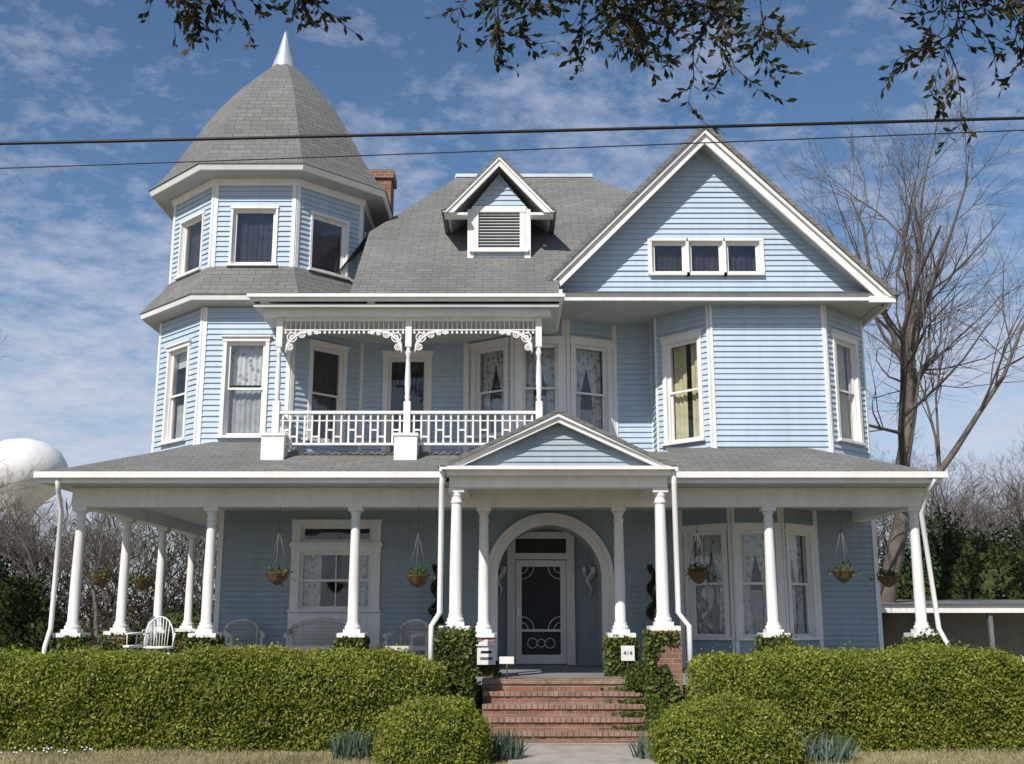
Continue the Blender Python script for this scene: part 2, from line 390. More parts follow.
# balcony roof fascia / ceiling
E.box('white',-4.66,.90,18.80,18.86,7.37,7.50)
E.box('white',-4.70,.94,18.74,18.80,7.43,7.49)
E.box('white',-4.66,-4.60,18.86,20.6,7.37,7.50)
E.box('white',.84,.90,18.86,20.9,7.33,7.60)
E.box('ceil',-4.60,.84,18.86,21.7,7.28,7.33); E.box('soffit',.84,2.1,20.3,21.7,7.62,7.66)
E.box('white',-4.45,.70,19.02,19.2,7.16,7.28)
# dormer
DX=-.25;DY=20.23
frd=F((DX-.59,DY),(DX+.59,DY))
DW=MB('dormer')
clap(DW,'siding',frd,8.45,10.45,[(.19,.99,8.82,9.56)],lambda z:(0 if z<9.6 else (z-9.6)*.78*1.0,1.18 if z<9.6 else 1.18-(z-9.6)*.78),corners=False)
DW.fbox('white',frd,-.02,.10,8.5,9.62,.0,.04); DW.fbox('white',frd,1.08,1.20,8.5,9.62,.0,.04)
DW.fbox('white',frd,.09,.19,8.82,9.56,-.02,.05); DW.fbox('white',frd,.99,1.09,8.82,9.56,-.02,.05)
DW.fbox('white',frd,.07,1.11,9.56,9.68,-.02,.06); DW.fbox('white',frd,.02,1.16,8.74,8.82,-.02,.10)
for i in range(12):
    z=8.83+i*.061
    P=frd.P; DW.add([P(.19,z,.03),P(.99,z,.03),P(.99,z+.07,-.04),P(.19,z+.07,-.04)],[(0,1,2,3)],'soffit')
DW.fbox('room',frd,.15,1.03,8.8,9.6,-.15,-.12)
clap(DW,'siding',F((DX+.59,DY),(DX+.59,22)),8.4,9.7,corners=False)
clap(DW,'siding',F((DX-.59,22),(DX-.59,DY)),8.4,9.7,corners=False)
ax=DX;az=10.60
for sgn in(-1,1):
    DW.extr('shingle',[(ax+sgn*1.10,9.47),(ax,az+.05),(ax,az-.02),(ax+sgn*1.03,9.47)][::sgn],19.86,22.7)
    DW.extr('white',[(ax+sgn*1.05,9.45),(ax,az-.01),(ax,az-.20),(ax+sgn*.87,9.45)][::sgn],19.90,19.95)
    DW.extr('white',[(ax+sgn*1.08,9.45),(ax,az+.0),(ax,az-.08),(ax+sgn*1.0,9.45)][::sgn],19.871,19.899)
    DW.extr('soffit',[(ax+sgn*1.00,9.48),(ax,az-.05),(ax,az-.10),(ax+sgn*.95,9.48)][::sgn],19.95,22.5)
    DW.box('white',min(ax+sgn*.6,ax+sgn*1.05),max(ax+sgn*.6,ax+sgn*1.05),19.96,20.22,9.42,9.47)
hb(DW)
C=MB('chimney'); C.box('brick',-3.32,-2.78,23.8,24.4,8.0,11.75); C.box('brick',-3.38,-2.72,23.74,24.46,11.75,11.95); hb(C)

# ---------------- porch roof
EZ=4.22; SL=.39
def pz(d): return EZ+SL*d
ey=18.15; exl=-7.83; exr=7.13
R.poly('shingle',[(exl,ey,EZ),(-4.4,ey,EZ),(-4.4,ey+2.4,pz(2.4)),(exl+2.4,ey+2.4,pz(2.4))])
R.poly('shingle',[(-4.4,ey,EZ),(2.8,ey,EZ),(2.8,ey+1.45,pz(1.45)),(-4.4,ey+1.45,pz(1.45))])
R.poly('shingle',[(2.8,ey,EZ),(exr,ey,EZ),(exr-1.75,ey+1.75,pz(1.75)),(2.8,ey+1.75,pz(1.75))])
R.poly('shingle',[(exr,ey,EZ),(exr,22.5,EZ),(exr-1.75,22.5,pz(1.75)),(exr-1.75,ey+1.75,pz(1.75))])
R.poly('shingle',[(exl,ey,EZ),(exl+2.4,ey+2.4,pz(2.4)),(exl+2.4,27,pz(2.4)),(exl,27,EZ)])
R.poly('shingle',[(-4.4,ey+1.45,pz(1.45)),(2.8,ey+1.45,pz(1.45)),(2.8,22.2,pz(1.45)+.02),(-4.4,22.2,pz(1.45)+.02)])
R.poly('shingle',[(exl+2.4,ey+2.4,pz(2.4)),(-4.0,ey+2.4,pz(2.4)),(-4.0,27,pz(2.4)),(exl+2.4,27,pz(2.4))])
E.box('white',exl,-1.1,ey,ey+.04,EZ-.17,EZ-.006); E.box('white',2.5,exr,ey,ey+.04,EZ-.17,EZ-.006)
E.box('white',exl-.06,-1.1,ey-.09,ey-.002,EZ-.09,EZ+.01); E.box('white',2.5,exr+.06,ey-.09,ey-.002,EZ-.09,EZ+.01)
E.box('white',exl,exl+.04,ey+.04,27,EZ-.17,EZ-.006); E.box('white',exr-.04,exr,ey+.04,22.5,EZ-.17,EZ-.006)
E.box('ceil',exl+.04,exr-.04,ey+.04,18.76,EZ-.165,EZ-.14)
E.box('ceil',-7.3,7.0,19.02,23.2,3.95,3.98); E.box('ceil',-7.3,-5.6,23.2,27,3.95,3.98)
E.box('ceil',exl+.04,-7.5,18.76,27,EZ-.165,EZ-.14)
E.box('white',-7.5,7.03,18.76,19.02,3.72,4.06); E.box('white',-7.53,7.06,18.73,19.05,3.98,4.03)
E.box('white',-7.5,-7.24,19.02,27,3.72,4.06); E.box('white',6.77,7.03,19.02,22,3.72,4.06)
# portico
PX=.72
R.extr('shingle',[(PX-1.86,4.15),(PX,5.06),(PX+1.86,4.15),(PX+1.74,4.15),(PX,5.0),(PX-1.74,4.15)],16.86,19.6)
E.extr('white',[(PX-1.78,4.17),(PX,4.995),(PX,4.86),(PX-1.50,4.17)],16.93,17.0)
E.extr('white',[(PX+1.78,4.17),(PX+1.50,4.17),(PX,4.86),(PX,4.995)],16.931,17.001)
E.extr('white',[(PX-1.8,4.17),(PX,5.0),(PX,4.94),(PX-1.68,4.17)],16.88,16.929)
E.extr('white',[(PX+1.8,4.17),(PX+1.68,4.17),(PX,4.94),(PX,5.0)],16.881,16.93)
E.box('white',PX-1.80,PX+1.80,16.86,17.3,4.11,4.165); E.box('white',PX-1.74,PX+1.74,16.95,17.3,4.03,4.11)
TY=MB('portico_pediment'); frt=F((PX-1.6,17.12),(PX+1.6,17.12))
clap(TY,'siding_shaded',frt,4.17,4.98,(),lambda z:((z-4.17)*2.1,3.2-(z-4.17)*2.1),corners=False,pitch=.09); hb(TY)
E.box('white',PX-1.70,PX+1.70,17.12,17.42,3.86,4.03); 
E.box('white',PX-1.70,PX-1.44,17.42,18.74,3.86,4.10); E.box('white',PX+1.44,PX+1.70,17.42,18.74,3.86,4.10)
E.box('ceil',PX-1.44,PX+1.44,17.42,18.74,4.0,4.03)
E.box('white',PX-1.84,PX-1.80,16.86,18.1,4.08,4.17); E.box('white',PX+1.80,PX+1.84,16.86,18.1,4.08,4.17)
hb(R); hb(E)
# ---------------- columns
Cc=MB('porch_columns'); PB=MB('brick_piers')
def column(x,y,z0,z1,r=.09):
    h=z1-z0
    Cc.box('white',x-.23,x+.23,y-.23,y+.23,z0-.07,z0); Cc.box('white',x-.14,x+.14,y-.14,y+.14,z0,z0+.06)
    Cc.lathe('white',x,y,[(.125,z0+.06),(.137,z0+.09),(.125,z0+.12),(.105,z0+.13),(.112,z0+.16),(r,z0+.19),(r,z0+h*.4),(r*.84,z1-.26),(r*.84,z1-.24),(r,z1-.23),(r,z1-.21),(r*.84,z1-.2),(r*.84,z1-.13),(r*1.25,z1-.07)],20)
    Cc.box('white',x-.12,x+.12,y-.12,y+.12,z1-.07,z1-.001)
def pier(x,y,top,w=.2):
    PB.box('brick',x-w,x+w,y-w,y+w,GZ-.05,top-.07)
cols=[(-7.37,18.89),(-5.13,18.89),(-2.67,18.89),(-.48,18.89),(1.82,18.89),(4.38,18.89),(6.87,18.89),(-7.37,21.2),(-7.37,23.4),(-7.37,25.6)]
for x,y in cols: column(x,y,1.62,3.72); pier(x,y,1.62)
for x in(-.87,2.32): column(x,17.27,1.75,3.86,.097); pier(x,17.27,1.75,.235)
hb(Cc); hb(PB)
# ---------------- porch floor & steps
PF=MB('porch_floor')
PF.box('floor',-7.7,7.2,18.55,22.02,.80,.92); PF.box('floor',-7.7,-5.7,22.02,27,.80,.92); PF.box('brick',-.47,2.1,17.8,18.549,GZ-.05,.918)
PF.box('room',-7.5,-.5,18.7,18.75,GZ,.79); PF.box('room',2.12,7.1,18.7,18.75,GZ,.79)
hb(PF)
ST=MB('brick_steps')
for i in range(1,5):
    z=.92-.164*i; y1=17.8-.31*(i-1); y0=y1-.31
    ST.box('brick',-.45,2.1,y0,y1,GZ-.05,z)
    # individual rowlock bricks along the nosing, each a little out of line
    xx=-.45
    while xx<2.06:
        w_=.078; j=random.uniform(-.006,.006)
        ST.box('brickrow',xx+.003,xx+w_,y0-.028+j,y0+.18,z-.060,z+.006+random.uniform(-.003,.003)); xx+=.0835
ST.box('brickrow',-.455,2.105,17.775,17.98,.858,.926)
hb(ST)
# ---------------- first floor walls
FW=MB('lower_walls')
SC='siding_shaded'
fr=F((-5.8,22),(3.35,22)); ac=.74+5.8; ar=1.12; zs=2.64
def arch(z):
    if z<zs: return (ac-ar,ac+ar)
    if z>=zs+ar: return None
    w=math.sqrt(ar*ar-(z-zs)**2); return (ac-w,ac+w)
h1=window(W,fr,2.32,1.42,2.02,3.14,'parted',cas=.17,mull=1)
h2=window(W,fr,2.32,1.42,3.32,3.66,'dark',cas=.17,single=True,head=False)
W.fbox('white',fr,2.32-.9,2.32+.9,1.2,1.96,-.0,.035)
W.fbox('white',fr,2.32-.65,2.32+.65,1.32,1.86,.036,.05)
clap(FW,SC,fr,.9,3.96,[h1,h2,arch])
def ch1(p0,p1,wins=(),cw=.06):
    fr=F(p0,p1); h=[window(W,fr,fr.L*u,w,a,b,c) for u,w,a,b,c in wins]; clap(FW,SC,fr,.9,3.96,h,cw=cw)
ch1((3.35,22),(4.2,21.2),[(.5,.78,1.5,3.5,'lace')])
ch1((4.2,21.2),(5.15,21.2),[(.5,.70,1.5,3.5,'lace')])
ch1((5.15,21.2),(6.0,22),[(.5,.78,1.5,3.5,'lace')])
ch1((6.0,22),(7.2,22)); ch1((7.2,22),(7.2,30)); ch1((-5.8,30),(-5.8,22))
hb(FW)
A=MB('entry_arch'); N=28; ri,ro=1.02,1.22; cx=.74
angs=[math.pi*i/N for i in range(N+1)]
def ringpts(r): return [(cx+r*1,.92)]+[(cx+r*math.cos(a),zs+r*math.sin(a)) for a in angs]+[(cx-r,.92)]
def band(r0,r1,ya,yb):
    q0,q1=ringpts(r0),ringpts(r1); n=len(q0); vs=[];fs=[]
    for y in(ya,yb): vs+= [(x,y,z) for x,z in q0]+[(x,y,z) for x,z in q1]
    for i in range(n-1): fs+=[(i,i+1,n+i+1,n+i),(i,2*n+i,2*n+i+1,i+1),(n+i,n+i+1,3*n+i+1,3*n+i)]
    A.add(vs,fs,'white')
band(ri,ro,21.92,22.03); band(1.18,1.26,21.88,21.919)
pr=ringpts(1.05); n=len(pr)
A.add([(x,22.03,z) for x,z in pr]+[(x,23.3,z) for x,z in pr],[(i,i+1,n+i+1,n+i) for i in range(n-1)],'ceil')
A.box('floor',-.5,2.0,22.03,23.4,.80,.918)
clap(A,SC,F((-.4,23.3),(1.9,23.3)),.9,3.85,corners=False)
hb(A)
Dd=MB('front_door'); fd=F((.02,23.25),(1.18,23.25)); L=fd.L
Dd.fbox('white',fd,-.12,.05,.92,3.62,0,.06); Dd.fbox('white',fd,L-.05,L+.12,.92,3.62,0,.06)
Dd.fbox('white',fd,.05,L-.05,3.05,3.18,0,.062); Dd.fbox('white',fd,.05,L-.05,3.48,3.62,0,.064)
Dd.fbox('screen',fd,.05,L-.05,3.18,3.48,0,.015)
a,b_=.06,L-.06
Dd.fbox('white',fd,a,a+.12,.94,3.03,.02,.07); Dd.fbox('white',fd,b_-.12,b_,.94,3.03,.02,.07)
Dd.fbox('white',fd,a+.12,b_-.12,2.90,3.03,.02,.07); Dd.fbox('white',fd,a+.12,b_-.12,.94,1.12,.02,.07)
Dd.fbox('white',fd,a+.12,b_-.12,1.58,1.63,.02,.07)
Dd.fbox('screen',fd,a+.12,b_-.12,1.12,2.90,.02,.03)
def arc(mb,mat,fr,uc,zc,r,a0,a1,d=.045,rad=.009,n=10):
    mb.tube(mat,[fr.P(uc+r*math.cos(a0+(a1-a0)*i/n),zc+r*math.sin(a0+(a1-a0)*i/n),d) for i in range(n+1)],rad,6)
ml=a+.12;mr=b_-.12;mu=(ml+mr)/2
for (uc,zc,a0,a1) in((ml,2.90,-pi/2,0),(mr,2.90,-pi,-pi/2),(ml,1.63,0,pi/2),(mr,1.63,pi/2,pi)):
    for r in(.13,.25): arc(Dd,'white',fd,uc,zc,r,a0,a1)
for uu in(mu-.18,mu+.18): arc(Dd,'white',fd,uu,1.35,.10,0,2*pi,n=16)
arc(Dd,'white',fd,mu,1.35,.08,0,2*pi,n=16)
Dd.fbox('metal',fd,a+.03,a+.08,1.9,2.05,.07,.11)
for uu in(-.28,L+.42):
    Dd.tube('white',[fd.P(uu,2.95,.05),fd.P(uu+.07,2.8,.09),fd.P(uu-.05,2.62,.08),fd.P(uu+.05,2.45,.07),fd.P(uu,2.3,.05)],[.015,.03,.035,.025,.01],8)
    Dd.tube('white',[fd.P(uu-.1,2.75,.1),fd.P(uu,2.6,.06),fd.P(uu+.1,2.75,.1)],[.02,.015,.02],8)
    for s_ in(-.1,.1):
        q=fd.P(uu+s_,0,.1); Dd.lathe('white',q[0],q[1],[(.015,2.75),(.04,2.8),(.045,2.88),(.02,2.9)],10)
hb(Dd)
hb(W)
# ---------------- balcony
B=MB('balcony'); BY=19.2; zt=7.16
posts=[-4.18,-1.86,.48]
def bpost(x,y):
    B.box('white',x-.20,x+.20,y-.2,y+.2,4.55,4.98); B.box('white',x-.22,x+.22,y-.22,y+.22,4.98,5.03)
    B.box('white',x-.06,x+.06,y-.06,y+.06,5.03,5.62)
    B.lathe('white',x,y,[(.06,5.62),(.03,5.65),(.055,5.7),(.04,5.75),(.055,5.95),(.042,6.3),(.033,6.45),(.055,6.5),(.055,6.53),(.033,6.57),(.048,6.62)],12)
    B.box('white',x-.055,x+.055,y-.055,y+.055,6.62,zt)
for x in posts: bpost(x,BY)
def rail(p0,p1):
    fr=F(p0,p1); L=fr.L
    B.fbox('white',fr,0,L,5.40,5.45,-.045,.045); B.fbox('white',fr,0,L,4.84,4.88,-.035,.035)
    B.fbox('white',fr,0,L,5.27,5.29,-.012,.012)
    n=int(L/.125)
    for i in range(n):
        u=(i+.5)*L/n; B.fbox('white',fr,u-.016,u+.016,4.88,5.40,-.016,.016)
        if i%3==0 and i<n-1: B.fbox('white',fr,u+.016,u+L/n-.016,5.10,5.13,-.011,.011)
        if i%3==1 and i<n-1: B.fbox('white',fr,u+.016,u+L/n-.016,4.98,5.01,-.011,.011)
    B.fbox('white',fr,0,L,7.10,7.16,-.04,.04); B.fbox('white',fr,0,L,6.93,6.95,-.015,.015)
    n=int(L/.085)
    for i in range(n):
        u=(i+.5)*L/n; B.fbox('white',fr,u-.009,u+.009,6.87,7.10,-.0095,.0095)
        B.fbox('white',fr,u-.018,u+.018,6.87,6.905,-.018,.018)
    for s,u0 in((1,0.06),(-1,L-.06)):
        for r,th in((.50,.020),(.39,.012)):
            pts=[]
            for i in range(11):
                a=math.pi/2*i/10; pts.append(fr.P(u0+s*(r*(1-math.cos(a))),6.92-r*.8+ r*.8*math.sin(a),0))
            B.tube('white',pts,th,6)
        for uu,zz,rr in((.10,6.80,.085),(.28,6.85,.055),(.07,6.62,.055),(.42,6.88,.035),(.54,6.89,.03)):
            arc(B,'white',fr,u0+s*uu,zz,rr,0,2*pi,0,.014,12)
            arc(B,'white',fr,u0+s*uu,zz,rr*.45,0,2*pi,0,.012,8)
rail((posts[0]+.06,BY),(posts[1]-.06,BY)); rail((posts[1]+.06,BY),(posts[2]-.06,BY))
rail((posts[0],20.6),(posts[0],BY+.06)); rail((posts[2],BY+.06),(posts[2],21.0))
hb(B)
DS=MB('downspouts')
def ds(pts): DS.tube('white',pts,.042,8)
ds([(-7.52,18.12,4.15),(-7.52,18.2,3.95),(-7.60,18.6,3.62),(-7.62,18.62,1.7),(-7.62,18.45,1.4),(-7.62,18.45,.3)])
ds([(-1.07,16.95,4.1),(-1.09,17.05,3.9),(-1.10,17.1,1.95),(-1.22,17.05,1.75),(-1.22,17.05,.9)])
ds([(2.50,16.95,4.1),(2.52,17.05,3.9),(2.53,17.1,1.95),(2.68,17.05,1.75),(2.68,17.05,.9)])
ds([(6.98,18.1,4.12),(6.93,18.3,3.95),(6.90,18.6,3.6),(7.05,18.62,1.7),(7.15,18.5,1.4),(7.15,18.5,.3)])
hb(DS)
for o in HP:
    o.parent=house; o.location=(0,-22,-GZ)

# ---------------------------------------------------------------- leaves
def quadmesh(name,V,mat,parent=None,k=4):
    N=len(V)//k
    me=bpy.data.meshes.new(name); me.vertices.add(N*k); me.loops.add(N*k); me.polygons.add(N)
    me.vertices.foreach_set('co',V.astype(np.float32).ravel())
    me.loops.foreach_set('vertex_index',np.arange(N*k,dtype=np.int32))
    me.polygons.foreach_set('loop_start',np.arange(0,N*k,k,dtype=np.int32))
    me.update(calc_edges=True); me.validate()
    me.materials.append(M[mat]); o=bpy.data.objects.new(name,me); COL.objects.link(o)
    if parent: o.parent=parent
    return o
def unit(n):
    v=rng.normal(size=(n,3)); return v/np.linalg.norm(v,axis=1,keepdims=True)
def leaves(C,size,asp=.5,axis=None,face=None):
    n=len(C); a=unit(n) if axis is None else axis
    a=a/np.linalg.norm(a,axis=1,keepdims=True)
    nr=unit(n) if face is None else unit(n)+np.array(face)   # leaves turn toward the light
    b=np.cross(a,nr); b/=np.linalg.norm(b,axis=1,keepdims=True)+1e-9
    s=size*rng.uniform(.65,1.3,(n,1))
    V=np.stack([C-a*s*.5,C+b*s*asp*.5+a*s*.05,C+a*s*.5,C-b*s*asp*.5+a*s*.05],1)
    return V.reshape(-1,3)
def wob(x,y,z):
    return (np.sin(x*2.1+y*1.3+1)*.4+np.sin(x*4.7-z*3.9+2)*.3+np.sin(y*6.1+z*5.3+x*1.7)*.25+np.sin(x*9.3+y*8.1+z*7.7)*.2)
SUNF=(-.35,-.75,.75)
def hedge(name,x0,x1,yc,hw,h,n,size=.05):
    root=empty(name,(0,0,0))
    def surf(x,a,scale=1.0):
        e=np.clip(1-np.abs(2*(x-(x0+x1)/2)/(x1-x0))**14,0,1)**.35
        hh=h*(1+.025*np.sin(x*1.3)+.02*np.sin(x*3.1+1))
        y=yc-hw*np.sign(np.cos(a))*np.abs(np.cos(a))**.4*(.35+.65*e)*scale
        z=GZ+hh*np.abs(np.sin(a))**.55*(.72+.28*e)*scale
        d=.075*wob(x*1.4,y*1.5,z*1.6)*scale
        y=y-d*np.cos(a); z=z+d*np.sin(a)*.8
        return np.stack([x,y,z],-1)
    xs=np.linspace(x0+.05,x1-.05,90); an=np.linspace(.0,math.pi,26)
    X,Aa=np.meshgrid(xs,an,indexing='ij'); P=surf(X,Aa,.95).reshape(-1,3)
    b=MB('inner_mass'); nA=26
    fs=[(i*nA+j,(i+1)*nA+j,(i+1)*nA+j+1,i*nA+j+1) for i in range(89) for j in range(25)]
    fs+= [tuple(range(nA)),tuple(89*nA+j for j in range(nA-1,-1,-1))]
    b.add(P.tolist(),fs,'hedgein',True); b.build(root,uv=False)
    x=rng.uniform(x0,x1,n); a=rng.uniform(0.0,1,n); a=np.where(rng.uniform(0,1,n)<.3,.5*a**2.2,a*math.pi*.78)
    j=np.where(rng.uniform(0,1,(n,1))<.12,.06,.026)
    C=surf(x,a)+rng.normal(size=(n,3))*j
    m=int(n*.08)
    e=rng.choice([x0,x1],m); aa=rng.uniform(0,math.pi,m); sc=np.sqrt(rng.uniform(0,1,m))
    Ce=surf(e*.999+.001,aa,1.0); Ce[:,1]=yc+(Ce[:,1]-yc)*sc; Ce[:,2]=GZ+(Ce[:,2]-GZ)*rng.uniform(.1,1,m); Ce+=rng.normal(size=(m,3))*.04
    C=np.concatenate([C,Ce]); C=C[C[:,2]>GZ]
    ax=unit(len(C))+np.array([0,-.2,.4])
    quadmesh('leaves',leaves(C,size,.55,ax,SUNF),'hedge',root)
    return root
hedge('boxwood_hedge',-8.6,-.98,16.5,.9,1.27,64000)
hedge('boxwood_hedge',2.62,7.35,16.5,.9,1.27,42000)
hedge('boxwood_hedge',-13.5,-8.4,18.6,.8,1.25,9000,.08)
hedge('boxwood_hedge',7.9,13.5,18.6,.8,.95,9000,.08)
def bush(name,c,r,n,size,mat='hedge',inner='hedgein',lump=.12,pw=2.6,root=None):
    root=root or empty(name,(0,0,0)); c=np.array(c); r=np.array(r)
    d=unit(n); d[:,2]=np.abs(d[:,2])*1.0
    k=(np.abs(d)**pw).sum(1)**(-1/pw); base=d*k[:,None]
    w=wob(base[:,0]*2+c[0],base[:,1]*2+c[1],base[:,2]*2)
    C=c+base*r*(1+lump*w)[:,None]*(1-np.abs(rng.normal(size=(n,1)))*.06)+rng.normal(size=(n,3))*size*.6
    C=C[C[:,2]>GZ]
    ax=unit(len(C))+np.array([0,-.2,.4])
    quadmesh('leaves',leaves(C,size,.55,ax,SUNF if mat=='hedge' else None),mat,root)
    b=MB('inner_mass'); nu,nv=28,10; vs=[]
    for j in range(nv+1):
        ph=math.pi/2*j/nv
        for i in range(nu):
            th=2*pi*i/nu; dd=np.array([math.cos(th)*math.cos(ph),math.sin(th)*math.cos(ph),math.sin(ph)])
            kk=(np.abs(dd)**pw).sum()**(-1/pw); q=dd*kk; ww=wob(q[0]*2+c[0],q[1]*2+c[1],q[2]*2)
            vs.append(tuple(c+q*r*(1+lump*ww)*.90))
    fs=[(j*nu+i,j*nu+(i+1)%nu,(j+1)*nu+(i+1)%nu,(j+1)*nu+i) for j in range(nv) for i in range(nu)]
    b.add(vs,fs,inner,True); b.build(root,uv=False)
    return root
bush('rounded_shrub',(-.98,14.5,GZ),(.70,.68,.76),15000,.045,lump=.10)
bush('rounded_shrub',(2.68,14.5,GZ),(.90,.75,.76),19000,.045,lump=.10)
def ivybox(x0,x1,y0,y1,z0,z1,n,name='climbing_ivy',dens=None):
    f=rng.integers(0,4,n); u=rng.uniform(0,1,n); z=rng.uniform(z0,z1,n)
    x=np.where(f==0,x0+(x1-x0)*u,np.where(f==1,x0,np.where(f==2,x1,x0+(x1-x0)*u)))
    y=np.where(f==0,y0,np.where(f==3,y1,y0+(y1-y0)*u))
    C=np.stack([x,y,z],1)+rng.normal(size=(n,3))*.025
    if dens is not None:
        C=C[dens(C[:,0],C[:,1],C[:,2])]
    quadmesh(name,leaves(C,.065,.8,unit(len(C))+np.array([0,-.1,-.4]),SUNF),'ivy')
ivybox(-1.12,-.62,17.02,17.52,GZ,1.70,10500)
ivybox(2.07,2.57,17.02,17.52,GZ,1.66,7000,dens=lambda x,y,z:(x<2.25+.08*np.sin(z*9))|(z<.95+.25*np.sin(x*9))|((z>1.48)&(x<2.5)))
ivybox(1.60,2.04,18.67,19.1,.9,1.56,2800)
ivybox(-.70,-.26,18.67,19.1,.9,1.52,1400,dens=lambda x,y,z:(z<1.15)|(x<-.55))
for x in(-7.37,-5.13,-2.67,4.38,6.87): ivybox(x-.22,x+.22,18.67,19.1,1.1,1.56,1800)
bush('ivy_shrub',(2.12,16.95,GZ),(.16,.62,.55),2600,.06,'ivy',lump=.25)
bush('ivy_shrub',(1.95,17.7,.8),(.16,.35,.30),1300,.055,'ivy',lump=.25)
bush('ivy_shrub',(-.62,17.9,GZ),(.16,.45,.75),2200,.06,'ivy',lump=.2)
nn=1100; i=rng.integers(1,5,nn); xx=2.1-np.abs(rng.normal(0,.25,nn)); yy=17.8-.31*i+rng.uniform(0,.3,nn); zz=.92-.164*i+.02+rng.uniform(0,.04,nn)
quadmesh('creeping_ivy',leaves(np.stack([xx,yy,zz],1),.055,.8),'ivy')
bush('foundation_shrub',(4.5,18.35,GZ),(.5,.3,1.38),4000,.06,'ivy',lump=.15)
bush('foundation_shrub',(-7.0,18.3,GZ),(.5,.3,1.38),4000,.06,'ivy',lump=.15)
bush('foundation_shrub',(6.7,18.3,GZ),(.6,.3,1.42),4000,.06,'ivy',lump=.15)
for q in(21.1,23.4,25.6): ivybox(-7.6,-7.14,q-.23,q+.23,.9,1.56,1500)
bush('evergreen_shrub',(-11.6,25,GZ),(1.7,1.5,3.0),9000,.12,'ever',lump=.2,pw=2)
bush('evergreen_shrub',(-14.5,27,GZ),(2.2,1.5,3.4),9000,.13,'ever',lump=.2,pw=2)
bush('evergreen_shrub',(-9.5,36,GZ),(3.0,1.5,2.2),8000,.12,'ever',lump=.2,pw=2)
bush('evergreen_tree',(14.8,38,GZ),(3.2,2.6,4.6),14000,.17,'ever',lump=.25,pw=2)
bush('evergreen_tree',(20.5,40,GZ),(3.6,2.6,5.4),12000,.17,'ever',lump=.25,pw=2)
bush('evergreen_shrub',(11.6,37,GZ),(1.8,1.5,3.2),8000,.14,'ever',lump=.25,pw=2)

# ---------------------------------------------------------------- bare trees
def rot_about(d,ang,az):
    o=d.orthogonal().normalized(); p=d.cross(o)
    s=o*math.cos(az)+p*math.sin(az)
    return (d*math.cos(ang)+s*math.sin(ang)).normalized()
def bare_mesh(name,H,r0,lean,kids,seed,mat='bark2',trunkfrac=.55,wig=.12,tropism=.04,tw=.006,tmin=.32):
    rd=random.Random(seed); mb=MB(name)
    sides=[9,6,5,3,3,3]; segs=[9,6,5,4,3,3]
    def br(p,d,L,r,lv):
        n=segs[lv]; pts=[p]; rad=[r]; dirs=[d]
        for i in range(n):
            d=(d+Vector((rd.gauss(0,wig),rd.gauss(0,wig),rd.gauss(0,wig)+(.07 if lv else tropism)))).normalized()
            p=p+d*(L/n); pts.append(p); dirs.append(d); rad.append(max(tw*.6,r*(1-.74*(i+1)/n)))
        mb.tube(mat,pts,rad,sides[lv],cap=False)
        if lv>=len(kids): return
        for k in range(kids[lv]):
            t=rd.uniform(tmin if lv==0 else .15,1.0); f=t*n; i=min(int(f),n-1); q=pts[i].lerp(pts[i+1],f-i)
            ang=rd.uniform(.4,.9)*(1.0 if t<.9 else .5)
            dd=rot_about(dirs[i+1],ang,rd.uniform(0,2*pi))
            if lv==0 and dd.z<.25: dd.z=.4; dd.normalize()
            rr=max(tw,(rad[i]*(1-(f-i))+rad[i+1]*(f-i))*rd.uniform(.45,.68))
            br(q,dd,L*rd.uniform(.45,.68)*(1.12-.5*t),rr,lv+1)
    br(Vector((0,0,-.1)),Vector(lean).normalized(),H*trunkfrac*1.25,r0,0)
    return mb.build(uv=False)
t1=bare_mesh('bare_tree',19,.30,(.42,-.05,1),[10,8,6,5],11,trunkfrac=.6,tropism=.0,tmin=.25); t1.location=(10.0,31.5,GZ)
t2=bare_mesh('bare_tree',29,.30,(-.05,0,1),[13,9,6,4],5,tropism=.05,tw=.010,tmin=.4); t2.location=(15.6,48,GZ); t2.scale=(.62,.62,.86)
t3=bare_mesh('bare_tree',17,.22,(.1,0,1),[10,7,6,3],23); t3.location=(-20.5,38,GZ); t3.scale=(.7,.7,.7)
t4=bpy.data.objects.new('bare_tree',t2.data); COL.objects.link(t4); t4.location=(22.5,47,GZ); t4.rotation_euler=(0,0,2.2); t4.scale=(.65,.65,.76)
dist=empty('distant_trees')
meshes=[t2.data,t3.data]
for i in range(64):
    side=-1 if i%2 else 1
    x=side*rng.uniform(17,58); y=rng.uniform(58,92)
    if side>0 and x<22: x+=8
    o=bpy.data.objects.new('bare_tree_part',meshes[(i//2)%2]); COL.objects.link(o); o.parent=dist
    k=(i//2)%2
    s=rng.uniform(.36,.5)*(1.0 if k==0 else 1.5)*(1.15 if side>0 else .95)
    o.location=(x,y,GZ); o.scale=(s*1.2,s*1.2,s); o.rotation_euler=(0,0,rng.uniform(0,6.28))
n=60000
cx_=rng.uniform(-75,75,n); cy_=rng.uniform(66,96,n)
top=9.3+1.5*np.sin(cx_*.21)+1.1*np.sin(cx_*.53+1)+.9*np.sin(cx_*1.1+2)
cz_=GZ+np.abs(rng.beta(1.1,1.8,n))*top
quadmesh('undergrowth',leaves(np.stack([cx_,cy_,cz_],1),1.2,.07,unit(n)+np.array([0,0,1.0])),'twigmass',dist)
n=16000
cx_=rng.uniform(-75,75,n); cy_=rng.uniform(64,80,n); cz_=GZ+np.abs(rng.beta(1.1,1.8,n))*4.5
quadmesh('low_thicket',leaves(np.stack([cx_,cy_,cz_],1),.6,.4),'twigmass',dist)

